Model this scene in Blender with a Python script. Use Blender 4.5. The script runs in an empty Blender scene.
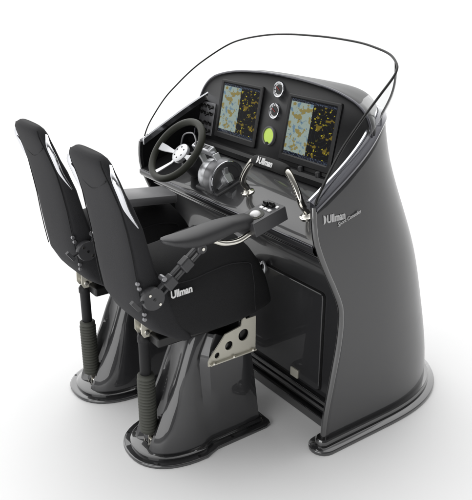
import bpy, bmesh, math, random
from mathutils import Vector, Matrix
random.seed(4)
S = bpy.context.scene
COL = S.collection
PI = math.pi
# ------------------------------------------------------------------ camera
cam = bpy.data.objects.new('camera', bpy.data.cameras.new('camera')); COL.objects.link(cam)
cam.location = (0, 0, 1.83)
cam.rotation_euler = (math.radians(90 - 21.7631), 0, math.radians(54.6344 - 90))
cam.data.sensor_fit = 'HORIZONTAL'; cam.data.sensor_width = 36
cam.data.lens = 36 * 701.36 / 472
cam.data.clip_end = 200; cam.data.clip_start = 0.05
S.camera = cam
# ------------------------------------------------------------------ world (white studio surround)
w = bpy.data.worlds.new('World'); S.world = w; w.use_nodes = True
wn = w.node_tree.nodes['Background']
wn.inputs[0].default_value = (1.0, 1.0, 1.0, 1)
_n = w.node_tree.nodes; _l = w.node_tree.links
_t = _n.new('ShaderNodeTexCoord'); _d = _n.new('ShaderNodeVectorMath'); _d.operation = 'DOT_PRODUCT'
_d.inputs[1].default_value = Vector((.36, .74, .52)).normalized()
_r = _n.new('ShaderNodeMapRange'); _r.interpolation_type = 'SMOOTHSTEP'
_r.inputs['From Min'].default_value = -.1; _r.inputs['From Max'].default_value = 1.0
_r.inputs['To Min'].default_value = .16; _r.inputs['To Max'].default_value = 2.20
_l.new(_t.outputs['Generated'], _d.inputs[0]); _l.new(_d.outputs['Value'], _r.inputs['Value']); _l.new(_r.outputs['Result'], wn.inputs[1])
S.view_settings.view_transform = 'Standard'; S.view_settings.look = 'None'
S.view_settings.exposure = 0; S.view_settings.gamma = 1
# ------------------------------------------------------------------ lamps (unseen fill light, added to lift the cabinet front)
def add_fill_lamp(name, loc, target, size, size_y, power):
    l = bpy.data.lights.new(name, 'AREA'); l.shape = 'RECTANGLE'; l.size = size; l.size_y = size_y; l.energy = power
    o = bpy.data.objects.new(name, l); COL.objects.link(o); o.location = loc
    o.rotation_euler = (Vector(target) - Vector(loc)).to_track_quat('-Z', 'Y').to_euler()
    return o
add_fill_lamp('added_fill', (-2.2, 1.0, 1.3), (1.9, 2.0, 0.45), 3.4, 2.0, 68)

# ------------------------------------------------------------------ materials
def mat(name, col, rough=.5, metal=0., coat=0., coat_rough=.03, spec=.5, bump=None, var=0., sheen=0.):
    m = bpy.data.materials.new(name); m.use_nodes = True
    nt = m.node_tree; b = nt.nodes['Principled BSDF']
    b.inputs['Base Color'].default_value = (*col, 1); b.inputs['Roughness'].default_value = rough
    b.inputs['Metallic'].default_value = metal; b.inputs['Coat Weight'].default_value = coat
    b.inputs['Coat Roughness'].default_value = coat_rough; b.inputs['Coat IOR'].default_value = 1.8; b.inputs['Specular IOR Level'].default_value = spec
    if sheen: b.inputs['Sheen Weight'].default_value = sheen; b.inputs['Sheen Roughness'].default_value = .4
    tc = nt.nodes.new('ShaderNodeTexCoord')
    if bump:
        n = nt.nodes.new('ShaderNodeTexNoise'); n.inputs['Scale'].default_value = bump[0]; n.inputs['Detail'].default_value = 3
        bp = nt.nodes.new('ShaderNodeBump'); bp.inputs['Strength'].default_value = bump[1]; bp.inputs['Distance'].default_value = bump[2]
        nt.links.new(tc.outputs['Object'], n.inputs['Vector']); nt.links.new(n.outputs['Fac'], bp.inputs['Height'])
        nt.links.new(bp.outputs['Normal'], b.inputs['Normal'])
    if var:
        n2 = nt.nodes.new('ShaderNodeTexNoise'); n2.inputs['Scale'].default_value = 9; n2.inputs['Detail'].default_value = 5
        mr = nt.nodes.new('ShaderNodeMapRange'); mr.inputs['To Min'].default_value = max(0, rough - var); mr.inputs['To Max'].default_value = rough + var
        nt.links.new(tc.outputs['Object'], n2.inputs['Vector']); nt.links.new(n2.outputs['Fac'], mr.inputs['Value'])
        nt.links.new(mr.outputs['Result'], b.inputs['Roughness'])
    return m
M = {}
M['gloss'] = mat('graphite_gelcoat', (.027, .027, .029), .34, .0, .5, .03, spec=.3, var=.05)
M['flange'] = mat('polished_graphite_flange', (.030, .030, .032), .3, .3, 1.0, .02, var=.04)
M['gloss_dark'] = mat('black_gelcoat', (.012, .012, .013), .25, 0, 1.0, .03, var=.05)
M['inner'] = mat('matt_black_moulding', (.010, .010, .011), .5, 0, 0, spec=.3, bump=(600, .2, .001))
M['face'] = mat('charcoal_dash_face', (.013, .013, .014), .42, 0, 0, spec=.35, bump=(900, .25, .0006))
M['rail'] = mat('steel_grey_rail', (.075, .075, .088), .20, .8, .4)
M['chrome'] = mat('chrome', (.72, .73, .76), .05, 1.0)
M['steel'] = mat('polished_stainless', (.74, .72, .66), .14, 1.0, var=.04)
M['alu'] = mat('brushed_aluminium', (.70, .71, .73), .34, .75, var=.06)
M['alu_dark'] = mat('dark_anodised', (.24, .24, .25), .36, .7, var=.06)
M['beige'] = mat('bead_blasted_plate', (.60, .58, .50), .42, .35, bump=(300, .15, .0008))
M['fabric'] = mat('black_seat_fabric', (.016, .016, .017), .85, 0, 0, spec=.25, bump=(260, .45, .002))
M['fabric2'] = mat('black_seat_fabric_panel', (.021, .021, .023), .8, 0, 0, spec=.3, bump=(260, .45, .002))
M['foam'] = mat('black_foam_grip', (.018, .018, .018), .8, bump=(700, .5, .001))
M['leather'] = mat('olive_black_leather', (.034, .036, .026), .55, spec=.4, bump=(500, .35, .0008))
M['bellows'] = mat('grey_green_rubber', (.062, .064, .054), .62, spec=.4)
M['plastic'] = mat('dark_grey_plastic', (.045, .045, .048), .42, spec=.5, bump=(800, .2, .0006))
M['pad'] = mat('grey_arm_pad', (.032, .032, .034), .50, 0, .0, .25, bump=(500, .15, .0006))
M['tray'] = mat('grey_moulded_armrest', (.14, .14, .145), .45, spec=.5, bump=(500, .15, .0006))
M['black'] = mat('black_plastic', (.006, .006, .006), .35)
M['white'] = mat('white_print', (.85, .85, .85), .5)
M['silver_print'] = mat('silver_print', (.55, .55, .55), .45)
M['ball'] = mat('white_trackball', (.9, .9, .9), .15, coat=.5)
M['bezelgrey'] = mat('grey_panel_plate', (.22, .22, .23), .4, .5)

def glass_mat():
    m = bpy.data.materials.new('clear_acrylic'); m.use_nodes = True; nt = m.node_tree; nt.nodes.clear()
    o = nt.nodes.new('ShaderNodeOutputMaterial'); t = nt.nodes.new('ShaderNodeBsdfTransparent'); g = nt.nodes.new('ShaderNodeBsdfGlossy')
    t.inputs[0].default_value = (.955, .962, .962, 1); g.inputs['Roughness'].default_value = .02
    lw = nt.nodes.new('ShaderNodeLayerWeight'); lw.inputs[0].default_value = .5
    pw = nt.nodes.new('ShaderNodeMath'); pw.operation = 'POWER'; pw.inputs[1].default_value = 5; nt.links.new(lw.outputs['Facing'], pw.inputs[0])
    f = nt.nodes.new('ShaderNodeMath'); f.operation = 'MULTIPLY_ADD'; f.inputs[1].default_value = .55; f.inputs[2].default_value = .022; nt.links.new(pw.outputs[0], f.inputs[0])
    mx = nt.nodes.new('ShaderNodeMixShader')
    nt.links.new(f.outputs[0], mx.inputs[0]); nt.links.new(t.outputs[0], mx.inputs[1]); nt.links.new(g.outputs[0], mx.inputs[2])
    nt.links.new(mx.outputs[0], o.inputs[0]); return m
M['glass'] = glass_mat()

def chart_mat(seed):
    m = bpy.data.materials.new('chart_plotter_screen'); m.use_nodes = True; nt = m.node_tree; N = nt.nodes; L = nt.links
    b = N['Principled BSDF']; b.inputs['Base Color'].default_value = (.003, .003, .004, 1); b.inputs['Roughness'].default_value = .06; b.inputs['Specular IOR Level'].default_value = .08
    uv = N.new('ShaderNodeUVMap'); sp = N.new('ShaderNodeSeparateXYZ'); L.new(uv.outputs[0], sp.inputs[0])
    mp = N.new('ShaderNodeMapping'); mp.inputs['Location'].default_value = (seed, seed * .7, 0); L.new(uv.outputs[0], mp.inputs[0])
    def noise(sc, det, off):
        n = N.new('ShaderNodeTexNoise'); n.inputs['Scale'].default_value = sc; n.inputs['Detail'].default_value = det
        a = N.new('ShaderNodeVectorMath'); a.operation = 'ADD'; a.inputs[1].default_value = (off, off * 2, 0)
        L.new(mp.outputs[0], a.inputs[0]); L.new(a.outputs[0], n.inputs['Vector']); return n.outputs['Fac']
    def step(x, lo, hi):
        r = N.new('ShaderNodeMapRange'); r.inputs['From Min'].default_value = lo; r.inputs['From Max'].default_value = hi
        L.new(x, r.inputs['Value']); return r.outputs['Result']
    def mix(f, a, c):
        x = N.new('ShaderNodeMix'); x.data_type = 'RGBA'
        if isinstance(f, float): x.inputs[0].default_value = f
        else: L.new(f, x.inputs[0])
        for s, v in ((6, a), (7, c)):
            if isinstance(v, tuple): x.inputs[s].default_value = (*v, 1)
            else: L.new(v, x.inputs[s])
        return x.outputs[2]
    def math_(op, a, c=None):
        x = N.new('ShaderNodeMath'); x.operation = op
        for i, v in enumerate((a, c)):
            if v is None: continue
            if isinstance(v, (int, float)): x.inputs[i].default_value = v
            else: L.new(v, x.inputs[i])
        return x.outputs[0]
    chart = mix(step(noise(9.0, 6, 1.3), .55, .59), (.34, .42, .38), (.15, .25, .34))
    chart = mix(step(noise(7.2, 7, 4.1), .54, .56), chart, (.29, .235, .075))
    chart = mix(step(noise(26, 2, 7.7), .70, .72), chart, (.05, .07, .10))
    radar = mix(step(noise(8, 5, 2.2), .58, .60), (.004, .004, .004), (.19, .135, .012))
    radar = mix(step(noise(17, 3, 5.5), .64, .655), radar, (.50, .42, .02))
    dx = math_('SUBTRACT', sp.outputs[0], .74); dy = math_('SUBTRACT', sp.outputs[1], .46)
    d = math_('SQRT', math_('ADD', math_('MULTIPLY', dx, dx), math_('MULTIPLY', dy, dy)))
    ring = math_('GREATER_THAN', math_('SINE', math_('MULTIPLY', d, 75.0)), .985)
    radar = mix(ring, radar, (.02, .024, .03))
    col = mix(math_('GREATER_THAN', sp.outputs[0], .50), chart, radar)
    bar = math_('MAXIMUM', math_('GREATER_THAN', sp.outputs[1], .955), math_('LESS_THAN', sp.outputs[1], .055))
    bn = math_('GREATER_THAN', noise(45, 1, 9.0), .56)
    col = mix(bar, col, mix(bn, (.008, .010, .018), (.07, .09, .13)))
    L.new(col, b.inputs['Emission Color']); b.inputs['Emission Strength'].default_value = .78
    return m

# ------------------------------------------------------------------ mesh helpers
OFF = Vector((0, 0, 0))
def root(name, loc, label, cat, group=None):
    global OFF
    o = bpy.data.objects.new(name, None); COL.objects.link(o); o.location = loc; o.empty_display_size = .1
    o['label'] = label; o['category'] = cat
    if group: o['group'] = group
    OFF = Vector(loc); return o
def obj(name, vs, fs, m, parent=None, bevel=0, sharp=35, solid=None, label=None, seg=2):
    me = bpy.data.meshes.new(name); me.from_pydata([tuple(Vector(v) - OFF) for v in vs], [], fs)
    bm = bmesh.new(); bm.from_mesh(me); bmesh.ops.remove_doubles(bm, verts=bm.verts, dist=1e-5)
    bmesh.ops.recalc_face_normals(bm, faces=bm.faces); bm.to_mesh(me); bm.free()
    me.polygons.foreach_set('use_smooth', [True] * len(me.polygons))
    me.set_sharp_from_angle(angle=math.radians(sharp))
    if sharp == 1: me.polygons.foreach_set('use_smooth', [False] * len(me.polygons))
    mats = m if isinstance(m, (list, tuple)) else [m]
    for x in mats: me.materials.append(x)
    o = bpy.data.objects.new(name, me); COL.objects.link(o)
    if parent: o.parent = parent
    if solid:
        s = o.modifiers.new('thickness', 'SOLIDIFY'); s.thickness = solid[0]; s.offset = solid[1]
        s.use_even_offset = True
        if len(mats) > 1: s.material_offset = 1; s.material_offset_rim = 0
    if bevel:
        b = o.modifiers.new('bevel', 'BEVEL'); b.width = bevel; b.segments = seg; b.limit_method = 'ANGLE'; b.angle_limit = math.radians(40)
        b.harden_normals = True
    if label: o['label'] = label
    return o
class MB:
    def __init__(s): s.v = []; s.f = []
    def add(s, v, f):
        k = len(s.v); s.v += [Vector(x) for x in v]; s.f += [tuple(i + k for i in q) for q in f]; return s
    def build(s, name, m, parent=None, **k): return obj(name, s.v, s.f, m, parent, **k)
def frame(n, up=Vector((0, 0, 1))):
    n = Vector(n).normalized()
    if abs(n.dot(up)) > .99: up = Vector((1, 0, 0))
    a = up.cross(n).normalized(); b = n.cross(a); return a, b, n
def box_g(c, sx, sy, sz, ax=None):
    ax = ax or (Vector((1, 0, 0)), Vector((0, 1, 0)), Vector((0, 0, 1))); c = Vector(c)
    v = [c + ax[0] * sx * i / 2 + ax[1] * sy * j / 2 + ax[2] * sz * k / 2 for k in (-1, 1) for j in (-1, 1) for i in (-1, 1)]
    return v, [(0, 2, 3, 1), (4, 5, 7, 6), (0, 1, 5, 4), (2, 6, 7, 3), (0, 4, 6, 2), (1, 3, 7, 5)]
def loft_g(rings, cap=True, closed=True):
    v = []; f = []; n = len(rings[0])
    for r in rings: v += [Vector(p) for p in r]
    for i in range(len(rings) - 1):
        for j in range(n if closed else n - 1):
            a = i * n + j; b = i * n + (j + 1) % n; f.append((a, b, b + n, a + n))
    if cap and closed: f.append(tuple(reversed(range(n)))); f.append(tuple(range((len(rings) - 1) * n, len(rings) * n)))
    return v, f
def lathe_g(c, axis, prof, n=32):          # prof: (radius, height along axis)
    a, b, ax = frame(axis); c = Vector(c)
    return loft_g([[c + ax * h + (a * math.cos(2 * PI * k / n) + b * math.sin(2 * PI * k / n)) * max(r, 1e-4) for k in range(n)] for r, h in prof])
def cyl_g(p, q, r, n=20, ch=.0):
    p = Vector(p); q = Vector(q); L = (q - p).length
    ch = ch or min(r * .15, L * .2)
    return lathe_g(p, q - p, [(r - ch, 0), (r, ch), (r, L - ch), (r - ch, L)], n)
def catmull(P, k=8, closed=False):
    P = [Vector(p) for p in P]; out = []; n = len(P)
    for i in range(n if closed else n - 1):
        if closed: p0, p1, p2, p3 = P[(i - 1) % n], P[i], P[(i + 1) % n], P[(i + 2) % n]
        else: p0, p1, p2, p3 = P[max(i - 1, 0)], P[i], P[i + 1], P[min(i + 2, n - 1)]
        for j in range(k):
            t = j / k
            out.append(.5 * ((2 * p1) + (p2 - p0) * t + (2 * p0 - 5 * p1 + 4 * p2 - p3) * t * t + (3 * p1 - p0 - 3 * p2 + p3) * t ** 3))
    if not closed: out.append(P[-1])
    return out
def tube_g(P, r, n=12, closed=False):
    P = [Vector(p) for p in P]; m = len(P); R = r if callable(r) else (lambda t: r)
    T = [(P[(i + 1) % m] - P[i - 1] if closed else P[min(i + 1, m - 1)] - P[max(i - 1, 0)]).normalized() for i in range(m)]
    a, b, _ = frame(T[0]); rings = []
    for i in range(m):
        a = (a - T[i] * a.dot(T[i])).normalized(); b = T[i].cross(a)
        rr = R(i / max(1, m - 1))
        rings.append([P[i] + (a * math.cos(2 * PI * k / n) + b * math.sin(2 * PI * k / n)) * rr for k in range(n)])
    if closed: rings.append(rings[0]); return loft_g(rings, cap=False)
    return loft_g(rings)
def offset2(poly, d):                      # inward offset of a CCW 2-D polygon
    n = len(poly); out = []
    for i in range(n):
        p0, p1, p2 = poly[i - 1], poly[i], poly[(i + 1) % n]
        e1 = Vector((p1[0] - p0[0], p1[1] - p0[1])); e2 = Vector((p2[0] - p1[0], p2[1] - p1[1]))
        n1 = Vector((-e1.y, e1.x)).normalized(); n2 = Vector((-e2.y, e2.x)).normalized()
        b = (n1 + n2); b = b / max(.35, b.dot(n1)) if b.length > 1e-6 else n1
        out.append((p1[0] + b.x * d, p1[1] + b.y * d))
    return out
def slab_g(poly, layers):                  # layers: (inset, z)
    return loft_g([[(p[0], p[1], z) for p in (offset2(poly, i) if i else poly)] for i, z in layers])
def super_pt(a, b, n, t):
    c, s = math.cos(t), math.sin(t)
    return a * math.copysign(abs(c) ** (2 / n), c), b * math.copysign(abs(s) ** (2 / n), s)
def interp(x, xs, ys):
    if x <= xs[0]: return ys[0]
    for i in range(len(xs) - 1):
        if x <= xs[i + 1]:
            t = (x - xs[i]) / (xs[i + 1] - xs[i]); return ys[i] + (ys[i + 1] - ys[i]) * t
    return ys[-1]
def sinterp(x, xs, ys):                    # smooth (Hermite) interpolation
    n = len(xs)
    if x <= xs[0]: return ys[0]
    if x >= xs[-1]: return ys[-1]
    for i in range(n - 1):
        if x <= xs[i + 1]:
            h = xs[i + 1] - xs[i]; t = (x - xs[i]) / h
            d0 = (ys[i + 1] - ys[max(i - 1, 0)]) / (xs[i + 1] - xs[max(i - 1, 0)])
            d1 = (ys[min(i + 2, n - 1)] - ys[i]) / (xs[min(i + 2, n - 1)] - xs[i])
            return (2 * t**3 - 3 * t * t + 1) * ys[i] + (t**3 - 2 * t * t + t) * h * d0 + (-2 * t**3 + 3 * t * t) * ys[i + 1] + (t**3 - t * t) * h * d1
def text(name, s, size, origin, xdir, ydir, m, parent, extrude=.0008, shear=0., bold=.0, spacing=1., squash=1.):
    c = bpy.data.curves.new(name, 'FONT'); c.body = s; c.size = size; c.extrude = extrude; c.shear = shear; c.offset = bold; c.space_character = spacing
    t = bpy.data.objects.new(name + '_tmp', c); COL.objects.link(t)
    dg = bpy.context.evaluated_depsgraph_get(); dg.update()
    me = bpy.data.meshes.new_from_object(t.evaluated_get(dg)); bpy.data.objects.remove(t)
    x = Vector(xdir).normalized(); y = Vector(ydir); y = (y - x * y.dot(x)).normalized(); z = x.cross(y)
    R = Matrix((x * squash, y, z)).transposed().to_4x4(); R.translation = Vector(origin) - OFF
    me.transform(R); me.name = name; me.materials.clear(); me.materials.append(m)
    o = bpy.data.objects.new(name, me); COL.objects.link(o); o.parent = parent; return o
def logo(size, origin, xdir, ydir, m, parent, name='logo', mark=True, squash=.86):
    o = text(name, 'Ullman', size, origin, xdir, ydir, m, parent, bold=size * .034, squash=squash)
    if mark:
        x = Vector(xdir).normalized(); y = Vector(ydir); y = (y - x * y.dot(x)).normalized(); z = x.cross(y)
        o2 = Vector(origin) - x * size * .42; pts = []
        for k in range(13):
            a = -PI / 2 + PI * k / 12; pts.append((math.cos(a) * size * .34, size * .36 + math.sin(a) * size * .42))
        for k in range(1, 8): 
            a = PI / 2 - PI * k / 8; pts.append((math.cos(a) * size * .03, size * .36 + math.sin(a) * size * .42))
        v, f = loft_g([[o2 + x * p[0] + y * p[1] + z * h for p in pts] for h in (0, .0008)])
        obj('logo_mark', v, f, m, parent, sharp=30)
    return o

# ------------------------------------------------------------------ setting: seamless studio floor
fv = []; ff = []
prof = [(-60, 0), (0, 0), (60, 0), (150, 0)]
hd = Vector((.5788, .8155, 0)); sd = Vector((.8155, -.5788, 0))
for d, z in prof:
    for s in (-120, 120): fv.append(hd * d + sd * s + Vector((0, 0, z)))
for i in range(len(prof) - 1): ff.append((2 * i, 2 * i + 1, 2 * i + 3, 2 * i + 2))
M['floor'] = mat('white_studio_sweep', (.93, .93, .93), .55, spec=.3, var=.03)
fl = obj('floor', fv, ff, M['floor'], sharp=60); fl['kind'] = 'structure'

# ================================================================== CONSOLE
YC = 2.42
con = root('helm_console', (2.0, YC, 0), 'glossy graphite boat helm console with wheel, two chart screens and clear wraparound windscreen', 'console')
def smooth(g): return lambda z: sum(g(z + d * .02) for d in range(-5, 6)) / 11
def W_(z): return sinterp(z, [0, .3, .6, .9, 1.05, 1.18, 1.34], [.69, .688, .683, .672, .655, .635, .60])
def XF_(z): return sinterp(z, [0, .15, .3, .45, .6, .75, .9, 1.0, 1.1, 1.2, 1.35], [2.57, 2.56, 2.53, 2.49, 2.45, 2.40, 2.33, 2.29, 2.25, 2.23, 2.22])
W = smooth(W_); XF = smooth(XF_)
def XA(z): return sinterp(z, [0, .13, .31, .48, .61, .71, .78, .85, .92, 1.0, 1.1], [1.675, 1.680, 1.710, 1.737, 1.738, 1.698, 1.662, 1.630, 1.605, 1.598, 1.605])
NE = 3.0; LF = .62; SA = .35
def RAIL(x):
    t = 1.044 + .57 * max(0, x - 1.60); return t if t < 1.26 else 1.26 + .045 * (1 - math.exp(-(t - 1.26) / .045))
def shell_xy(s, z):                        # s 0..1 starboard aft -> front centre
    xf = XF(z); xs = max(xf - LF, XA(z) + .02); w_ = W(z)
    if s <= SA: return XA(z) + (xs - XA(z)) * s / SA, YC - w_
    t = (s - SA) / (1 - SA) * PI / 2; t = PI / 2 - t
    cx, sy = abs(math.cos(t)) ** (2 / NE), abs(math.sin(t)) ** (2 / NE)
    return xs + (xf - xs) * cx, YC - w_ * sy
def shell_top(s):
    z = 1.2
    for _ in range(30): z = .5 * z + .5 * RAIL(shell_xy(s, z)[0])
    return z
NS = 44; NV = 36
svals = [i / NS for i in range(NS + 1)]
svals = [SA * (i / 12) for i in range(12)] + [SA + (1 - SA) * (i / 34) for i in range(35)]
tops = [shell_top(s) for s in svals]
def colpt(i, v, side=1):
    z = v * tops[i]; x, y = shell_xy(svals[i], z)
    return Vector((x, YC + (y - YC) * side, z))
n = len(svals)
V = []; F = []
cols = [(i, 1) for i in range(n)] + [(i, -1) for i in range(n - 2, -1, -1)]
for i, sd_ in cols:
    for k in range(NV + 1): V.append(colpt(i, k / NV, sd_))
for c in range(len(cols) - 1):
    for k in range(NV):
        a = c * (NV + 1) + k; F.append((a, a + NV + 1, a + NV + 2, a + 1))
shell = obj('outer_shell', V, F, [M['gloss'], M['inner']], con, solid=(.022, -1), sharp=60)
toppath = [colpt(i, 1, s) for i, s in cols]
# normals pointing inward in plan
def inward(path, i):
    a = path[max(i - 1, 0)]; b = path[min(i + 1, len(path) - 1)]; t = (b - a); t.z = 0; t.normalize()
    nrm = Vector((-t.y, t.x, 0))
    if nrm.dot(Vector((1.85, YC, 0)) - Vector((path[i].x, path[i].y, 0))) < 0: nrm = -nrm
    return nrm
INW = [inward(toppath, i) for i in range(len(toppath))]
def sweep_top(sec):
    rings = [[toppath[i] + INW[i] * a + Vector((0, 0, b)) for a, b in sec] for i in range(len(toppath))]
    return loft_g(rings)
v, f = sweep_top([(-.006, -.012), (-.008, .0), (-.003, .006), (.026, .016), (.030, .012), (.030, -.012)])
obj('top_rail', v, f, M['rail'], con, sharp=30)
v, f = sweep_top([(.030, .008), (.033, .020), (.040, .022), (.046, .016), (.046, -.012), (.030, -.012)])
obj('rail_trim', v, f, M['chrome'], con, sharp=40)
# aft edge bead of the starboard and port cheeks
for sd_ in (1, -1):
    P = [Vector((XA(z) - .001, YC - sd_ * (W(z) - .011), z)) for z in [1.045 * k / 30 for k in range(31)]]
    v, f = tube_g(P, .0125, 12); obj('edge_bead', v, f, M['gloss_dark'], con)
# base flange
def flange_outline(out, inn):
    base = [Vector((*shell_xy(s, .01), 0)) for s in svals]; base = base + [Vector((p.x, 2 * YC - p.y, 0)) for p in reversed(base[:-1])]
    o = []; i_ = []
    for k in range(len(base)):
        nn = inward(base, k); o.append(base[k] - nn * out); i_.append(base[k] + nn * inn)
    def cap(a, b):
        c = (a + b) / 2; r = (a - b).length / 2; d = (a - c).normalized(); e = Vector((-1, 0, 0))
        return [c + d * r * math.cos(PI * k / 10) + e * r * math.sin(PI * k / 10) for k in range(1, 10)]
    poly = o + cap(o[-1], i_[-1]) + list(reversed(i_)) + cap(i_[0], o[0])
    poly = [(p.x, p.y) for p in poly]
    A = sum(poly[k][0] * poly[(k + 1) % len(poly)][1] - poly[(k + 1) % len(poly)][0] * poly[k][1] for k in range(len(poly)))
    return poly if A > 0 else poly[::-1]
def flat(poly, layers, name, m, parent):   # prism with ear-clipped caps
    v, f = slab_g(poly, layers); return obj(name, v, f, m, parent, sharp=50)
flat(flange_outline(.048, .070), [(0, .0), (-.001, .003), (-.001, .014), (.003, .018)], 'base_flange', M['flange'], con)
flat(flange_outline(.020, .045), [(0, .016), (0, .042), (.006, .050)], 'base_step', M['gloss_dark'], con)

# cabinet front and dash deck : one swept profile
prof = [(1.80, 0), (1.80, .30), (1.80, .585), (1.797, .63), (1.785, .68), (1.762, .73), (1.728, .775), (1.690, .810), (1.650, .838), (1.618, .856),
        (1.600, .866), (1.590, .880), (1.590, .893), (1.600, .903), (1.620, .910), (1.75, .958), (1.90, 1.012)]
def sheet(pr_, inset=.020, drop=0):
    vv = []; ff_ = []
    for x, z in pr_:
        h = W(z) - (.012 if x < 1.72 and z < 1 else inset)
        for k in range(9): vv.append((x, YC + h * (k / 4 - 1), z))
    for i in range(len(pr_) - 1):
        for k in range(8): a = i * 9 + k; ff_.append((a, a + 1, a + 10, a + 9))
    return vv, ff_
v, f = sheet(prof); obj('cabinet_front', v, f, M['gloss'], con, sharp=50)
# horizontal groove line under the lip
v, f = cyl_g((1.657, YC - .64, .828), (1.657, YC + .64, .828), .006); obj('under_lip_bead', v, f, M['gloss_dark'], con)
v, f = cyl_g((1.592, YC - .655, .897), (1.592, YC + .655, .897), .0045); obj('lip_bead', v, f, M['rail'], con)
# toe plinth strips
b = MB(); b.add(*box_g((1.79, YC, .108), .030, 1.33, .022)); b.add(*box_g((1.785, YC, .022), .05, 1.33, .044)); b.add(*box_g((1.79, YC, .066), .016, 1.33, .03))
b.build('toe_plinth', M['gloss_dark'], con, bevel=.004)

def rrect(y0, y1, z0, z1, r, k=6):
    out = []
    for cy, cz, a0 in ((y1 - r, z1 - r, 0), (y0 + r, z1 - r, 90), (y0 + r, z0 + r, 180), (y1 - r, z0 + r, 270)):
        for j in range(k + 1):
            a = math.radians(a0 + 90 * j / k); out.append((cy + r * math.cos(a), cz + r * math.sin(a)))
    return out
# doors
def door(y0, y1, latch_y):
    o = rrect(y0, y1, .140, .598, .018)
    seam = MB(); seam.add(*loft_g([[(x, p[0], p[1]) for p in offset2(o, d)] for x, d in ((1.800, -.005), (1.7965, -.005))]))
    v, f = loft_g([[(x, p[0], p[1]) for p in offset2(o, d)] for x, d in ((1.801, 0), (1.789, 0), (1.786, .003))])
    d = obj('door', v, f, M['gloss'], con, sharp=40)
    seam.build('door_seam', M['black'], d)
    g = MB(); g.add(*box_g((1.783, latch_y, .158), .010, .050, .042)); la = g.build('latch', M['beige'], d, bevel=.003)
    v, f = box_g((1.778, latch_y, .158), .004, .026, .020); obj('latch_button', v, f, M['beige'], la, bevel=.001) if False else None
    return d
d1 = door(1.905, 2.405, 2.06); door(2.435, 2.935, 2.78)
# fuel cock / lock ring
pts = [(2.270 + .020 * math.cos(a) , .545 + .032 * math.sin(a) + .0 * math.cos(a)) for a in [2 * PI * k / 28 for k in range(28)]]
v, f = loft_g([[(x, p[0] + .03, p[1] + .04) for p in offset2(pts, d)] for x, d in ((1.787, 0), (1.780, 0), (1.778, .003))]); lk = obj('lock_plate', v, f, M['alu'], con, sharp=40)
v, f = lathe_g((1.779, 2.300, .592), (-1, 0, 0), [(.012, 0), (.012, .004), (.008, .006), (.008, .001)]); obj('keyhole', v, f, M['black'], lk)
v, f = lathe_g((1.779, 2.300, .567), (-1, 0, 0), [(.005, 0), (.005, .003), (.003, .004)]); obj('screw', v, f, M['steel'], lk)

# instrument pod
def FX(z): return 1.905 + (z - 1.10) * .196
YP = 2.43
half = [(.605, 1.000), (.607, 1.10), (.605, 1.20), (.592, 1.255), (.565, 1.300), (.520, 1.336), (.445, 1.364), (.32, 1.388), (.15, 1.402), (0, 1.405)]
hs = catmull([(a, b_, 0) for a, b_ in half], 4)
arch = [(-p.x, p.y) for p in hs] + [(p.x, p.y) for p in reversed(hs[:-1])]      # starboard -> port
def ring(dx, k, dz, zlow=1.0):
    return [(FX(z) + dx, YP + y * k, zlow + (z - zlow) * dz if z > zlow else z) for y, z in arch]
r0 = [(FX(z) , YP + y * .985, min(z, z - .008) if z > 1.05 else z) for y, z in arch]
v, f = loft_g([r0, [(p[0] + .0, p[1], p[2]) for p in r0]][:1] + [ring(.004, 1.0, 1.0)], cap=False)
pf = MB()
pf.add(r0, [tuple(range(len(r0)))])
pf.build('instrument_panel', M['face'], con, solid=(.004, 1))
# hood: lip and cowl running forward
def cowl(dx, ky, zt, fl):
    out = []
    for y, z in arch:
        a = y / .605; zz = 1.0 + (z - 1.0) * zt / .405
        zz = min(zz, 1.0 + (zt) )
        flat_ = 1.0 + zt * max(0, (1 - abs(a) ** 7)) ** (1 / 4)
        zz = zz * (1 - fl) + flat_ * fl if z > 1.0 else 1.0
        out.append((FX(z) * (1 - fl) + fl * 1.95 + dx, YP + y * ky, zz))
    return out
rings = [[(p[0] - .002, p[1], p[2]) for p in r0], [(FX(z) - .006, YP + y * .993, z - .003 if z > 1.05 else z) for y, z in arch], ring(0, 1.0, 1.0), ring(.012, 1.004, 1.004)]
rings += [cowl(.03, .985, .402, .2), cowl(.07, .92, .400, .45), cowl(.12, .86, .394, .7), cowl(.165, .79, .385, .85), cowl(.20, .70, .374, .95), cowl(.222, .64, .356, 1.0), cowl(.234, .58, .325, 1.0), cowl(.236, .56, .30, 1.0)]
rings = [[(p[0], p[1], max(p[2], 1.0)) for p in r] for k, r in enumerate(rings)]
ka = [i for i, (y, z) in enumerate(arch) if abs(y) < .50]
v, f = loft_g([r[ka[0]:ka[-1] + 1] for r in rings[2:]], cap=False, closed=False); pc = obj('pod_cowl', v, f, M['face'], con, sharp=50)
for r_ in (slice(0, ka[0] + 1), slice(ka[-1], len(arch))):
    v, f = loft_g([r[r_] for r in rings[2:]], cap=False, closed=False); obj('cowl_flank', v, f, M['gloss'], pc, sharp=50)
v, f = loft_g(rings[:3], cap=False, closed=False); obj('face_edge', v, f, M['face'], pc, sharp=50)
# bright arch trim
P = [Vector((FX(z) - .003, YP + y * .995, z)) for y, z in arch if z > 1.02]
v, f = tube_g(P, .0055, 8); obj('arch_trim', v, f, M['rail'], con)
# lower ledge of the pod
g = MB()
pr2 = [(1.885, .998), (1.866, 1.006), (1.862, 1.030), (1.872, 1.044), (1.900, 1.050), (1.91, 1.0)]
g.add(*loft_g([[(x, y, z) for x, z in pr2] for y in (YP - .625, YP, YP + .625)])); g.build('pod_ledge', M['face'], con, sharp=40)
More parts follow.
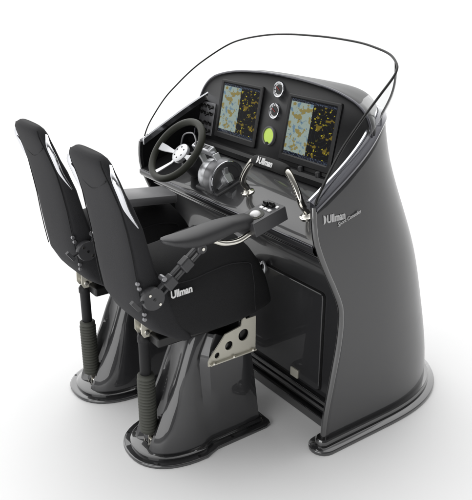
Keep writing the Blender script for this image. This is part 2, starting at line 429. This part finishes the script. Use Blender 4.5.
# filler between pod flanks and rail
v, f = loft_g([[(x, YC + s * (W(RAIL(x)) - .03), RAIL(x) - .004), (x, YP + s * .60, RAIL(x) - .012)] for s in (1,) for x in [1.88 + .03 * k for k in range(12)]], cap=False, closed=False)
g = MB()
for s in (1, -1):
    g.add(*loft_g([[(p.x + INW[i].x * .03, p.y + INW[i].y * .03, p.z - .006), (p.x + INW[i].x * .12, p.y + INW[i].y * .12, p.z - .010)]
                   for i, p in enumerate(toppath) if p.x > 1.99 and (p.y - YC) * s <= 0], cap=False, closed=False))
g.build('side_deck', M['gloss'], con, sharp=60)

def on_face(y, z, out=.0):                 # point on the instrument panel
    nrm = Vector((-1, 0, .196)).normalized(); return Vector((FX(z), y, z)) + nrm * out
FN = Vector((-1, 0, .196)).normalized(); FU = Vector((.196, 0, 1)).normalized(); FY = Vector((0, -1, 0))
# displays
def display(yc_, zc, wd, ht, seed):
    o = [(y, z) for y, z in rrect(-wd / 2 - .024, wd / 2 + .024, -ht / 2 - .032, ht / 2 + .018, .008, 4)]
    i_ = [(y, z) for y, z in rrect(-wd / 2, wd / 2, -ht / 2, ht / 2, .002, 4)]
    c = on_face(yc_, zc)
    def pt(p, h): return c + Vector((0, 1, 0)) * p[0] + FU * p[1] + FN * h
    v, f = loft_g([[pt(p, h) for p in q] for q, h in ((o, .0), (o, .012), (offset2(o, .004), .0155), (offset2(i_, -.006), .0155), (i_, .009), (i_, .004))], cap=False)
    d = obj('display', v, f, M['black'] if False else M['face'], con, sharp=30)
    s = [c + Vector((0, sy * wd / 2, 0)) + FU * (sz * ht / 2) + FN * .010 for sy, sz in ((1, -1), (-1, -1), (-1, 1), (1, 1))]
    me = bpy.data.meshes.new('screen'); me.from_pydata([tuple(p - OFF) for p in s], [], [(0, 1, 2, 3)])
    uvl = me.uv_layers.new(name='UVMap')
    for k, q in enumerate(((0, 0), (1, 0), (1, 1), (0, 1))): uvl.data[k].uv = q
    me.materials.append(chart_mat(seed)); so = bpy.data.objects.new('screen', me); COL.objects.link(so); so.parent = d
    return d
display(2.682, 1.213, .280, .228, 1.7)
display(2.176, 1.208, .280, .234, 1.7)
# gauges
def gauge(y, z, r, kind):
    c = on_face(y, z)
    v, f = lathe_g(c, FN, [(r, 0), (r, .010), (r * .93, .015), (r * .82, .014), (r * .80, .007)], 40)
    gz = obj('gauge', v, f, M['chrome'] if kind == 'dial' else M['bezelgrey'], con, sharp=40)
    if kind == 'dial':
        v, f = lathe_g(c, FN, [(r * .82, .004), (r * .80, .0085), (r * .4, .0087), (.001, .0087)], 40); obj('dial', v, f, M['white'], gz)
        v, f = lathe_g(c, FN, [(r * .60, .0085), (r * .60, .0100), (.001, .0102)], 32); obj('dial_centre', v, f, M['black'], gz)
        g = MB()
        for k in range(9):
            a = math.radians(-220 + 260 * k / 8); d = FY * math.cos(a) - FU * math.sin(a); e = d.cross(FN)
            g.add(*box_g(c + d * r * .70 + FN * .0095, r * .16, .0022, .0012, (d, e, FN)))
        g.build('dial_marks', M['black'], gz)
        a = math.radians(150); d = FY * math.cos(a) + FU * math.sin(a); e = d.cross(FN)
        v, f = box_g(c + d * r * .2 + FN * .0115, r * .75, .0022, .0012, (d, e, FN)); obj('needle', v, f, M['needle'], gz)
    else:
        v, f = lathe_g(c, FN, [(r * .78, .003), (r * .76, .0095), (.001, .0100)], 36); obj('lit_dial', v, f, M['lime'], gz)
        v, f = lathe_g(c - FU * r * .80, FN, [(r * .20, .006), (r * .20, .0155), (.001, .0157)], 16); obj('button', v, f, M['black'], gz)
M['needle'] = mat('red_needle', (.5, .02, .02), .4)
M['lime'] = mat('lime_backlit_dial', (.35, .5, .08), .35)
bb = M['lime'].node_tree.nodes['Principled BSDF']; bb.inputs['Emission Color'].default_value = (.46, .62, .12, 1); bb.inputs['Emission Strength'].default_value = .60
gauge(2.415, 1.345, .036, 'dial'); gauge(2.421, 1.253, .036, 'dial'); gauge(2.432, 1.143, .044, 'lit')
# switch panel
c = on_face(2.945, 1.140)
v, f = box_g(c + FN * .003, .128, .160, .006, (FY, FU, FN)); sp = obj('switch_panel', v, f, M['bezelgrey'], con, bevel=.003)
for r_ in range(4):
    for q in range(4):
        cc = c + FY * ((q - 1.5) * .029) + FU * ((1.5 - r_) * .034 + (.008 if r_ < 2 else -.006)) + FN * .006
        g = MB(); g.add(*lathe_g(cc, FN, [(.0085, 0), (.0085, .005), (.006, .006)], 14))
        tip = cc + FN * .018 + FU * (.012 if (r_ + q) % 3 else -.010)
        g.add(*tube_g([cc, cc.lerp(tip, .5), tip], lambda t: .0030 + .0018 * t, 8)); g.build('switch', M['black'], sp)
# knobs on the shelf below the right display
for y in (2.07, 2.18):
    v, f = lathe_g((1.882, y, 1.045), (-.2, 0, 1), [(.013, 0), (.012, .016), (.009, .020), (.001, .021)], 20); obj('knob', v, f, M['plastic'], con)

# steering wheel
WC = Vector((1.587, 2.702, 1.072)); WN = Vector((-.75, 0, .66)).normalized(); WY = Vector((0, 1, 0)); WU = Vector((.66, 0, .75)).normalized()
def wp(a, r, h=0): a = math.radians(a); return WC + (WY * math.cos(a) + WU * math.sin(a)) * r + WN * h
v, f = tube_g([wp(360 * k / 72, .1510) for k in range(72)], .0162, 16, closed=True)
sw = obj('steering_wheel', v, f, M['leather'], con)
H0 = -.032
for a, w0, w1 in ((-4, .022, .040), (-72, .020, .026), (186, .022, .036)):
    d = (wp(a, 1) - WC).normalized(); e = WN.cross(d)
    rings = []
    for r_, wd, h in ((.022, w0, H0), (.06, w0 * .8, H0 + .002), (.10, w1 * .8, -.016), (.138, w1, -.002)):
        rings.append([WC + d * r_ + e * (wd / 2 * q) + WN * (h + t) for q, t in ((-1, 0), (1, 0), (1, .006), (-1, .006))])
    v, f = loft_g(rings); obj('spoke', v, f, M['alu'], sw, bevel=.0015)
    cc = WC + d * .135 - WN * .0
v, f = lathe_g(WC, WN, [(.046, H0 - .008), (.049, H0 + .002), (.047, H0 + .010), (.036, H0 + .014), (.001, H0 + .015)], 36); hb = obj('hub', v, f, M['alu'], sw)
for k in range(6):
    p = wp(60 * k + 20, .028, H0 + .0135); v, f = lathe_g(p, WN, [(.0042, 0), (.0042, .0018), (.002, .001)], 10); obj('bolt', v, f, M['black'], hb)
v, f = tube_g(catmull([wp(30, .075, -.05), wp(60, .10, -.02), wp(100, .105, -.015), wp(140, .10, -.02), wp(165, .07, -.05)], 6), .004, 8); obj('trim_paddle', v, f, M['alu_dark'], sw)
v, f = cyl_g(WC + WN * (H0 - .01), WC - WN * .20, .030, 20); obj('steering_column', v, f, M['black'], con)
v, f = lathe_g(WC - WN * .09, WN, [(.052, -.07), (.050, 0), (.03, .02)], 24); obj('column_boot', v, f, M['plastic'], con)

# throttle binnacle : drum with its axis athwartships
TC = Vector((1.700, 2.515, .968))
g = MB(); g.add(*lathe_g(TC + Vector((0, .075, 0)), (0, -1, 0), [(.030, -.02), (.066, -.01), (.076, .006), (.078, .040), (.076, .062), (.070, .066)], 40))
th = g.build('throttle', M['alu'], con, sharp=30)
v, f = lathe_g(TC + Vector((0, .012, 0)), (0, -1, 0), [(.066, 0), (.089, .004), (.093, .02), (.093, .060), (.088, .068), (.072, .070), (.068, .062), (.001, .060)], 44); dr = obj('drum', v, f, M['alu_dark'], th, sharp=30)
v, f = tube_g([TC + Vector((.084 * math.cos(a), -.056, .084 * math.sin(a))) for a in [2 * PI * k / 40 for k in range(40)]], .004, 8, closed=True); obj('drum_ring', v, f, M['chrome'], th)
g = MB(); g.add(*lathe_g(TC + Vector((0, -.045, 0)), (0, -1, 0), [(.036, 0), (.034, .012), (.024, .020), (.016, .022), (.014, .014), (.001, .014)], 32))
for k in range(3):
    a = math.radians(100 + 120 * k); d = Vector((math.cos(a), 0, math.sin(a))); g.add(*box_g(TC + Vector((0, -.054, 0)) + d * .038, .045, .012, .020, (d, Vector((0, 1, 0)), Vector((0, -1, 0)).cross(d))))
g.build('throttle_hub', M['alu'], th, bevel=.002)
GC = Vector((1.672, 2.603, 1.086))
for p0, p1 in ((TC + Vector((0, -.072, 0)), GC + Vector((.0, -.088, -.006))), (TC + Vector((0, .070, 0)), GC + Vector((0, .045, -.01)))):
    d = (p1 - p0).normalized(); e = Vector((1, 0, 0)) - d * d.x; e.normalize(); k_ = d.cross(e); rr = []
    for t, wd in ((-.05, .030), (.2, .034), (.6, .026), (1.0, .034)):
        q = p0.lerp(p1, t); rr.append([q + e * wd / 2 * i + k_ * .007 * j for i, j in ((-1, -1), (1, -1), (1, 1), (-1, 1))])
    v, f = loft_g(rr); obj('lever', v, f, M['alu'], th, bevel=.003)
v, f = box_g(GC, .150, .036, .034, (Vector((0, 1, 0)), Vector((.85, 0, .5)).normalized(), Vector((-.5, 0, .85)).normalized())); gp = obj('throttle_grip', v, f, M['alu'], th, bevel=.007, seg=3)
GU = Vector((-.5, 0, .85)).normalized(); GA = Vector((.85, 0, .5)).normalized()
for k in range(4):
    v, f = box_g(GC + Vector((0, .050 - .026 * k - (.012 if k > 1 else 0), 0)) + GU * .0175, .018, .020, .004, (Vector((0, 1, 0)), GA, GU)); obj('trim_button', v, f, M['bezelgrey'] if k % 2 else M['plastic'], gp, bevel=.001)
v, f = box_g(TC + Vector((.01, .005, -.040)), .17, .19, .05, (Vector((.93, 0, .35)).normalized(), Vector((0, 1, 0)), Vector((-.35, 0, .93)).normalized())); obj('throttle_base', v, f, M['plastic'], th, bevel=.012, seg=3)

# grab handle in front of the near seat
def deck(x): return .910 + (x - 1.62) * .364
HY = 2.130; HX = 1.712
def arm(s):
    y0 = HY + s * .195
    return catmull([(HX, y0, deck(HX)), (HX - .006, y0, deck(HX) + .022), (HX - .030, y0 - s * .002, deck(HX) + .055), (HX - .034, y0 - s * .030, 1.050), (HX - .034, y0 - s * .072, 1.098), (HX - .034, y0 - s * .10, 1.111)], 6)
gh = MB()
gh.add(*tube_g(arm(1) + list(reversed(arm(-1))), .0138, 16))
GH = gh.build('grab_handle', M['steel'], con)
P = catmull([arm(1)[-6], (HX - .034, HY + .07, 1.122), (HX - .036, HY, 1.126), (HX - .034, HY - .07, 1.122), arm(-1)[-6]], 8)
gr_v, gr_f = tube_g([(HX - .035, HY + .104 - .212 * k / 16, 1.112 + .004 * math.sin(PI * k / 16)) for k in range(17)], lambda t: .0238 - .007 * (abs(2 * t - 1) ** 10), 20)
fg = obj('foam_grip', gr_v, gr_f, M['foam'], GH)
ln = Vector((-.9, 0, .44)).normalized(); lu = Vector((.44, 0, .9)).normalized()
logo(.035, Vector((HX - .035, HY + .042, 1.1145)) + ln * .0248 - lu * .011, (0, -1, 0), lu, M['white'], GH)
for s in (-1, 1):
    c = Vector((HX, HY + s * .195, deck(HX))); nn = Vector((-.342, 0, .94)).normalized()
    v, f = lathe_g(c, nn, [(.030, -.002), (.030, .005), (.022, .008), (.016, .014), (.013, .016)], 28); fl_ = obj('flange', v, f, M['steel'], GH, sharp=40)
    a_, b_, _ = frame(nn)
    for k in range(3):
        a = 2 * PI * k / 3 + .5; v, f = lathe_g(c + (a_ * math.cos(a) + b_ * math.sin(a)) * .022 + nn * .0065, nn, [(.0035, 0), (.0035, .002), (.002, .001)], 10); obj('screw', v, f, M['alu_dark'], fl_)

# windscreen
K = 1.0; Z0 = 1.072; X0 = 1.600
half_rim = [(1.600, .655), (1.68, .628), (1.753, .610), (1.815, .606), (1.87, .606), (1.934, .609), (1.985, .612), (2.012, .606), (2.034, .585), (2.061, .523), (2.078, .427), (2.089, .320), (2.095, .15), (2.094, 0)]
port_rim = [(1.70, .668), (1.764, .678), (1.815, .666), (1.887, .635), (1.946, .587), (2.015, .500), (2.050, .41), (2.078, .26), (2.09, .12)]
port_end = [(1.612, YC + .664, .960), (1.620, YC + .664, 1.030), (1.648, YC + .662, 1.105)]
rim = catmull([(x, YC - w_, Z0 + K * (x - X0)) for x, w_ in half_rim] + [(x, YC + w_, Z0 + K * (x - X0)) for x, w_ in reversed(port_rim)] + port_end[::-1], 8)
rim[0] = Vector((1.600, YC - .652, 1.058))
# base points on the rail, matched by direction from the pod centre
base = []
tp = [toppath[i] + INW[i] * .012 + Vector((0, 0, .010)) for i in range(len(toppath))]
def cum(P):
    o = [0]
    for i in range(1, len(P)): o.append(o[-1] + (P[i] - P[i - 1]).length)
    return [q / o[-1] for q in o]
ct = cum(tp); cr = cum(rim)
def along(P, C, t):
    for i in range(len(P) - 1):
        if t <= C[i + 1]: return P[i].lerp(P[i + 1], (t - C[i]) / max(1e-9, C[i + 1] - C[i]))
    return P[-1].copy()
rings = []
for i, p in enumerate(rim):
    q = along(tp, ct, cr[i])
    row = []
    for k in range(7):
        t = k / 6; m_ = q.lerp(p, t); bow = math.sin(PI * t) * .018
        out = Vector((m_.x - 1.75, (m_.y - YC), 0)).normalized(); row.append(m_ + out * bow)
    rings.append(row)
v, f = loft_g(rings, cap=False, closed=False)
ws = obj('windscreen', v, f, M['glass'], con, sharp=80)
v, f = tube_g(rim, lambda t: .0056 - .0026 * t, 8); obj('windscreen_edge', v, f, M['black'], ws)

# starboard corner : black tube standing in for the dark refracted silhouette of the glass
CI = 66
v, f = tube_g(catmull(rings[CI][::-1], 4), .0045, 8); obj('glass_silhouette', v, f, M['black'], ws)
# lettering on the starboard side
def side_pt(x, z, out=.002): return Vector((x, YC - W(z) - out, z))
yd = (side_pt(1.65, 1.02) - side_pt(1.65, .98))
logo(.040, side_pt(1.648, .982, .0022), (1, 0, 0), yd, M['silver_print'], con, squash=.80)
text('script_lettering', 'Sport Consoles', .020, side_pt(1.700, .958, .0022), (1, 0, .28), yd, M['silver_print'], con, shear=.45, squash=.95)

# ================================================================== SEATS
SX, SY = 1.09, 2.15
def seat(dy, near):
    global OFF
    if near: lab = 'nearer black boat seat, its raised armrest carrying a control box with a white trackball'
    else: lab = 'farther black boat seat, behind the other one and opposite the steering wheel'
    rt = root('jockey_seat', (SX, SY, 0), lab, 'seat', 'suspension seats in front of the console')
    Y = SY
    # --- pedestal
    def outline(z, grow=0):
        t = min(1, max(0, z / .5))
        xr = sinterp(z, [0, .05, .1, .2, .3, .4, .5, .56], [1.038, 1.050, 1.072, 1.126, 1.175, 1.215, 1.265, 1.31]); xf = sinterp(z, [0, .35, .56], [1.575, 1.535, 1.50])
        wr = sinterp(z, [0, .1, .2, .3, .4, .5, .56], [.152, .136, .118, .102, .09, .080, .060]); wf = sinterp(z, [0, .36, .56], [.130, .118, .085])
        wr += grow; wf += grow; xr -= grow; xf += grow * .6
        pts = []
        N = 22
        for k in range(N + 1):              # rear arc from starboard to port, seen from above
            a = -PI / 2 - PI * k / N
            ca, sa = math.cos(a), math.sin(a)
            L = (1.25 - xr) if xr < 1.2 else .06
            n_ = 2.3
            x = xr + L + L * math.copysign(abs(ca) ** (2 / n_), ca); y = wr * math.copysign(abs(sa) ** (2 / n_), sa)
            if grow == 0:
                g_ = math.exp(-(y / .042) ** 4); depth = interp(z, [0, .06, .35, .5, .56], [.02, .055, .03, .0, 0]); x += g_ * depth
            pts.append((x, Y + y))
        fr = [(max(1.285, xr + .075), wr * .93), (max(1.315, xr + .09), wf * 1.0), (max(1.36, xr + .10), wf), (1.475, wf), (xf - .035, wf), (xf - .010, wf - .008), (xf, wf - .03), (xf, wf * .3)]
        fr = [(x, y) for x, y in fr]
        pts = [(1.30, Y - wr * .92 if not grow else Y - wr * .97)] + pts if False else pts
        port = [(x, Y + y) for x, y in fr]; star = [(x, Y - y) for x, y in reversed(fr)]
        return pts + port + star
    zs = [.0, .02, .04, .06, .09, .13, .18, .23, .28, .33, .37, .41, .45, .49, .52, .545, .56]
    def zcap(p, z):                          # roof of the hump slopes down towards the front plate
        roof = interp(p[0], [1.20, 1.34, 1.54], [.56, .50, .385]); return (p[0], p[1], min(z, roof))
    rings = [[zcap(p, z) for p in outline(z)] for z in zs]
    v, f = loft_g(rings); pd = obj('pedestal', v, f, M['gloss'], rt, sharp=32)
    fo = outline(0, .042)
    A = sum(fo[k][0] * fo[(k + 1) % len(fo)][1] - fo[(k + 1) % len(fo)][0] * fo[k][1] for k in range(len(fo)))
    if A < 0: fo = fo[::-1]
    v, f = slab_g(fo, [(0, 0), (-.001, .003), (-.001, .011), (.002, .014), (.008, .0145)]); obj('foot_flange', v, f, M['flange'], pd, sharp=50)
    fo2 = outline(0, .014)
    if A < 0: fo2 = fo2[::-1]
    v, f = slab_g(fo2, [(0, .012), (0, .024), (.010, .032)]); obj('foot_step', v, f, M['gloss_dark'], pd, sharp=50)
    for (bx, by) in ((1.06, -.13), (1.22, -.178), (1.40, -.152), (1.57, -.13), (1.06, .13), (1.40, .152)):
        v, f = lathe_g((bx, Y + by, .0145), (0, 0, 1), [(.006, -.002), (.006, .0015), (.003, .001)], 12); obj('bolt', v, f, M['black'], pd)
    # --- shock absorber
    cx = SX
    pr_ = [(.028, .085), (.034, .092)]
    N = 17
    for k in range(N):
        z = .096 + (.335 - .096) * k / N; dz = (.335 - .096) / N
        pr_ += [(.0305, z), (.0365, z + dz * .3), (.0365, z + dz * .65), (.0305, z + dz)]
    pr_ += [(.034, .338), (.034, .350), (.027, .356)]
    v, f = lathe_g((cx, Y, 0), (0, 0, 1), pr_, 32); sh = obj('shock_absorber', v, f, M['bellows'], rt, sharp=60)
    v, f = lathe_g((cx, Y, 0), (0, 0, 1), [(.018, .34), (.0225, .35), (.0225, .495), (.026, .500), (.026, .520), (.018, .532)], 24); obj('damper_tube', v, f, M['inner'], sh)
    g = MB()
    for s in (-1, 1): g.add(*box_g((cx + .002, Y + s * .018, .045), .032, .006, .085))
    g.add(*box_g((cx, Y, .018), .06, .07, .01)); g.build('lower_clevis', M['steel'], sh, bevel=.002)
    v, f = cyl_g((cx, Y - .030, .058), (cx, Y + .030, .058), .009); obj('lower_pin', v, f, M['steel'], sh)
    v, f = cyl_g((cx, Y - .014, .058), (cx, Y + .014, .058), .018); obj('lower_eye', v, f, M['plastic'], sh)
    g = MB()
    for s in (-1, 1):
        poly = [(cx - .020, .600), (cx - .022, .548), (cx - .012, .530), (cx + .010, .530), (cx + .026, .548), (cx + .060, .560), (cx + .13, .548), (cx + .15, .556), (cx + .145, .568), (cx + .06, .590), (cx + .05, .605)]
        g.add(*loft_g([[(x, Y + s * .026 + q, z) for x, z in poly] for q in (-.003, .003)]))
    g.build('upper_bracket', M['beige'], sh, sharp=40)
    v, f = cyl_g((cx, Y - .034, .552), (cx, Y + .034, .552), .011); obj('upper_pin', v, f, M['steel'], sh)
    # --- pivot plates with lightening holes
    for s in (-1, 1):
        yb = Y + s * .124
        poly = [(1.303, .372), (1.303, .392), (1.312, .408), (1.385, .492), (1.462, .506), (1.468, .532), (1.478, .545), (1.486, .530), (1.534, .530), (1.534, .372)]
        bm = bmesh.new(); rings_ = []
        def loop(pts_):
            vs_ = [bm.verts.new((x, 0, z)) for x, z in pts_]
            return [bm.edges.new((vs_[i], vs_[(i + 1) % len(vs_)])) for i in range(len(vs_))]
        ed = loop(poly)
        for hx, hz, hr in ((1.345, .410, .013), (1.402, .436, .0195), (1.474, .462, .026)):
            ed += loop([(hx + hr * math.cos(2 * PI * k / 24), hz + hr * math.sin(2 * PI * k / 24)) for k in range(24)])
        bmesh.ops.triangle_fill(bm, use_beauty=True, edges=ed)
        vv = [v_.co.copy() for v_ in bm.verts]; bm.verts.index_update(); fc = [tuple(x.index for x in f_.verts) for f_ in bm.faces]; bm.free()
        bp = obj('pivot_plate', [(q.x, yb, q.z) for q in vv], fc, M['beige'], rt, solid=(.006, 0), sharp=1)
        v, f = box_g((1.42, yb - s * .0 - s * .000 + s * .006, .380), .225, .018, .006); obj('plate_foot', v, f, M['beige'], bp, bevel=.001)
        for bx in (1.325, 1.42, 1.515):
            v, f = lathe_g((bx, yb + s * .011, .382), (0, 0, 1), [(.008, 0), (.008, .006), (.004, .007)], 6); obj('bolt', v, f, M['steel'], bp)
    # swing arm under the cushion (dark)
    g = MB(); g.add(*box_g((1.30, Y, .525), .40, .19, .045)); g.add(*box_g((1.49, Y, .47), .05, .22, .11)); g.build('swing_arm', M['black'], rt, bevel=.01)
    # --- cushion (saddle)
    rings = []
    secs = [(1.060, .150, .68, .83), (1.070, .160, .640, .85), (1.10, .168, .612, .862), (1.15, .171, .572, .865), (1.22, .172, .540, .875),
            (1.30, .172, .531, .895), (1.38, .170, .530, .905), (1.44, .164, .530, .893), (1.50, .145, .528, .862), (1.55, .120, .524, .812), (1.595, .097, .520, .752),
            (1.63, .078, .518, .688), (1.655, .062, .518, .620), (1.672, .048, .520, .565), (1.680, .030, .528, .545)]
    for x, hw, zb, zt in secs:
        r_ = []; zc = zb + (zt - zb) * .42; hu = zt - zc; hl = zc - zb
        for k in range(40):
            a = 2 * PI * k / 40; n_ = 2.5 if math.sin(a) > 0 else 6.0
            yy, zz = super_pt(hw, hu if math.sin(a) > 0 else hl, n_, a)
            if math.sin(a) < 0: yy = yy
            r_.append((x + (.02 * (zz / hu) if False else 0), Y + yy, zc + zz))
        rings.append(r_)
    v, f = loft_g(rings); cu = obj('cushion', v, f, M['fabric'], rt, sharp=60)
    P = [Vector(rings[i][17]) for i in range(1, 9)] + [Vector(rings[8][k]).lerp(Vector(rings[9][k]), (k - 17) / 8) for k in range(18, 24)]
    P = [p + Vector((0, -.0008, 0)) for p in catmull(P, 4)]
    v, f = tube_g(P, .0020, 6); obj('piping', v, f, M['fabric2'], cu)
    # --- backrest
    zz_ = [.545, .570, .605, .640, .70, .78, .86, .94, 1.02, 1.10, 1.15, 1.195, 1.230, 1.255, 1.272, 1.282]
    zz_ = [z - .010 * max(0, (z - .9) / .38) for z in zz_]
    xb = [1.165, 1.120, 1.068, 1.036, 1.004, .992, .982, .974, .962, .948, .934, .920, .908, .902, .904, .916]
    xf = [1.22, 1.21, 1.19, 1.17, 1.15, 1.12, 1.080, 1.058, 1.040, 1.012, .990, .975, .962, .955, .948, .938]
    hw = [.160, .168, .1715, .1725, .1735, .1735, .170, .167, .164, .156, .148, .143, .138, .131, .120, .098]
    rings = []
    for z, a0, a1, h in zip(zz_, xb, xf, hw):
        cxx = (a0 + a1) / 2; th_ = (a1 - a0) / 2; r_ = []
        for k in range(44):
            a = 2 * PI * k / 44; px, py = super_pt(th_, h, 5.0 if z < 1.25 else 4, a)
            r_.append((cxx + px - .010 * (1 - (py / h) ** 2) * (1 if px < 0 else 0), Y + py, z + max(0, (z - 1.10) / .18) * .004 * (1 - abs(py / .14) ** 2.2)))
        rings.append(r_)
    v, f = loft_g(rings); br = obj('backrest', v, f, M['fabric2'], rt, sharp=60)
    # headrest cap seam and vertical seams (piping)
    for s in (-1, 1):
        P = [(interp(z, zz_, xb) + .006, Y + s * (interp(z, zz_, hw) - .004), z) for z in [.70 + (1.262 - .70) * k / 30 for k in range(31)]]
        v, f = tube_g(P, .0022, 6); obj('piping', v, f, M['fabric'], br)
    P = [(interp(1.20 - .055 * (1 - (q / 10) ** 2), zz_, xb) - .0095 * (1 - (q / 10) ** 2), Y + q / 10 * .137, 1.20 - .055 * (1 - abs(q / 10) ** 1.5)) for q in range(-10, 11)]
    v, f = tube_g(P, .0020, 6); obj('head_seam', v, f, M['fabric'], br)
    # chrome grab inlays
    for s in (-1, 1):
        P = catmull([(.938, Y + s * .134, 1.250), (.927, Y + s * .176, 1.215), (.942, Y + s * .182, 1.165), (.966, Y + s * .176, 1.10), (1.008, Y + s * .163, 1.030)], 8)
        rings = []
        m_ = len(P)
        for i, p in enumerate(P):
            t = i / (m_ - 1); tg = (P[min(i + 1, m_ - 1)] - P[max(i - 1, 0)]).normalized(); e = tg.cross(Vector((0, s, 0))).normalized()
            wd = .003 + .0072 * math.sin(PI * min(1, t * .9 + .06)) ** .8; hh = .006 + .010 * math.sin(PI * t)
            rings.append([p + e * wd * math.cos(2 * PI * k / 12) + Vector((0, s, 0)) * hh * math.sin(2 * PI * k / 12) for k in range(12)])
        v, f = loft_g(rings); obj('chrome_handle', v, f, M['chrome'], br, sharp=60)
    # --- lettering on the cushion side
    if near:
        logo(.040, (1.117, Y - .1765, .742), (1, 0, .05), (0, 0, 1), M['white'], cu, mark=False, squash=.80)
    # --- reclining arm joint
    ys = Y - .172
    hinge = Vector((1.038, ys - .030, .770))
    v, f = lathe_g(hinge + Vector((0, .042, 0)), (0, -1, 0), [(.034, 0), (.040, .010), (.043, .034), (.040, .042), (.001, .043)], 36); ah = obj('armrest_joint', v, f, M['plastic'], rt, sharp=40)
    for dx, dz in ((-.018, .020), (.020, -.022), (.0, .0)):
        v, f = lathe_g(hinge + Vector((dx, 0, dz)), (0, -1, 0), [(.005, 0), (.005, .0035), (.002, .003)], 10); obj('bolt', v, f, M['steel'] if dx else M['black'], ah)
    for px_, pz_ in ((.990, .832), (.996, .812), (1.010, .690), (1.010, .710)):
        v, f = lathe_g((px_, ys - .001, pz_), (0, -1, 0), [(.0075, -.004), (.0075, .004), (.006, .0055), (.001, .0055)], 18); obj('bolt', v, f, M['alu_dark'], br)
    g = MB(); g.add(*cyl_g(hinge + Vector((-.040, .01, .0)), hinge + Vector((-.075, -.006, -.004)), .006)); g.add(*box_g(hinge + Vector((-.078, -.006, .0)), .014, .016, .045, (Vector((.8, 0, .6)), Vector((0, 1, 0)), Vector((-.6, 0, .8))))); g.build('release_knob', M['plastic'], ah, bevel=.003)
    if near: e = Vector((1.232, ys - .022, .918))
    else: e = Vector((1.20, ys - .022, .905))
    p = hinge + Vector((0, .008, 0)); d = (e - p).normalized(); k_ = Vector((0, 1, 0)); u_ = k_.cross(d)
    for q in (-1, 1):
        v, f = box_g((p + e) / 2 + u_ * .014 * q, (e - p).length, .016, .010, (d, k_, u_)); obj('arm_link', v, f, M['plastic'], ah, bevel=.002)
    for t in (.33, .68):
        c = p.lerp(e, t); v, f = box_g(c + Vector((0, -.003, 0)), .045, .034, .044, (d, k_, u_)); obj('link_block', v, f, M['plastic'], ah, bevel=.006, seg=3)
    c = p.lerp(e, .30) - u_ * .034 ; v, f = cyl_g(c + Vector((0, .012, 0)), c + Vector((0, -.018, 0)), .010); obj('adjuster_knob', v, f, M['alu_dark'], ah)
    v, f = lathe_g(e + Vector((0, .012, 0)), (0, -1, 0), [(.017, 0), (.020, .006), (.020, .028), (.017, .032), (.001, .032)], 28); ej = obj('elbow_joint', v, f, M['plastic'], ah)
    v, f = lathe_g(e + Vector((0, -.020, 0)), (0, -1, 0), [(.006, 0), (.006, .004), (.003, .004)], 12); obj('bolt', v, f, M['steel'], ah)
    g = MB(); g.add(*box_g(e + Vector((.005, .0, .035)), .03, .018, .06)); g.build('pad_bracket', M['plastic'], ah, bevel=.004)
    YA = Y - .215
    if near:
        secs = [(1.066, .010, .985, .005), (1.076, .024, .984, .009), (1.10, .037, .979, .014), (1.14, .046, .973, .021), (1.19, .050, .971, .027), (1.25, .050, .976, .030), (1.30, .046, .982, .029), (1.34, .040, .987, .026), (1.42, .034, .988, .024), (1.432, .028, .988, .018)]
        rings = []
        for x, h, zc, th_ in secs:
            rings.append([(x, YA + super_pt(h, th_, 2.6, 2 * PI * k / 28)[0] , zc + super_pt(h, th_, 2.6, 2 * PI * k / 28)[1] * (1 if math.sin(2 * PI * k / 28) > 0 else 1.15)) for k in range(28)])
        v, f = loft_g(rings); ar = obj('arm_pad', v, f, M['pad'], rt, sharp=60)
        v, f = tube_g(catmull([(1.25, YA - .02, .958), (1.30, YA - .026, .934), (1.36, YA - .026, .928), (1.41, YA - .022, .940), (1.44, YA - .02, .952)], 6), .0115, 14); obj('support_tube', v, f, M['steel'], ar)
        bd = Vector((1, 0, .28)).normalized(); bu = Vector((-.28, 0, 1)).normalized(); by = Vector((0, 1, 0))
        o0 = Vector((1.427, YA - .052, .934)) 
        def B(a, b_, c_): return o0 + bd * a + by * b_ + bu * c_
        BL, BW, BH = .152, .104, .056
        v, f = box_g(B(BL / 2, BW / 2, BH / 2), BL, BW, BH, (bd, by, bu)); cb = obj('control_box', v, f, M['plastic'], rt, bevel=.003)
        v, f = lathe_g(B(.048, .05, BH), bu, [(.034, -.001), (.034, .0015), (.030, .003), (.024, .002)], 36); obj('trackball_ring', v, f, M['leather'], cb)
        v, f = lathe_g(B(.048, .05, BH), bu, [(.0215, 0)] + [(.021 * math.cos(a), .002 + .015 * math.sin(a)) for a in [PI / 2 * k / 8 for k in range(9)]], 28); obj('trackball', v, f, M['ball'], cb)
        for q in range(3):
            v, f = box_g(B(.096, .026 + .023 * q, BH + .002), .013, .017, .006, (bd, by, bu)); obj('button', v, f, M['ball'], cb, bevel=.002)
        v, f = box_g(B(.128, .018, BH + .002), .012, .012, .006, (bd, by, bu)); obj('button', v, f, M['ball'], cb, bevel=.002)
        for a_, b_ in ((.116, .072), (.124, .045)):
            g = MB(); g.add(*box_g(B(a_, b_, BH + .004), .020, .022, .008, (bd, by, bu))); g.add(*box_g(B(a_ + .002, b_, BH + .012), .008, .026, .012, (bd, by, bu))); g.build('rocker_switch', M['black'], cb, bevel=.0015)
    else:
        poly = [(1.13, -.088), (1.14, -.096), (1.44, -.090), (1.452, -.080), (1.475, .060), (1.465, .070), (1.14, .070), (1.13, .06)]
        rings = [[(x + i * (1.27 - x) / .2, YA + .075 + y + i * (0 - y) / .09, (.948 + (x - 1.27) * -.10) + z) for x, y in poly] for i, z in ((.003, -.022), (0, -.018), (0, .010), (.003, .013))]
        v, f = loft_g(rings); obj('arm_pad', v, f, M['tray'], rt, sharp=50)
    rt.location.y += dy
    return rt
seat(0, True)
seat(.55, False)
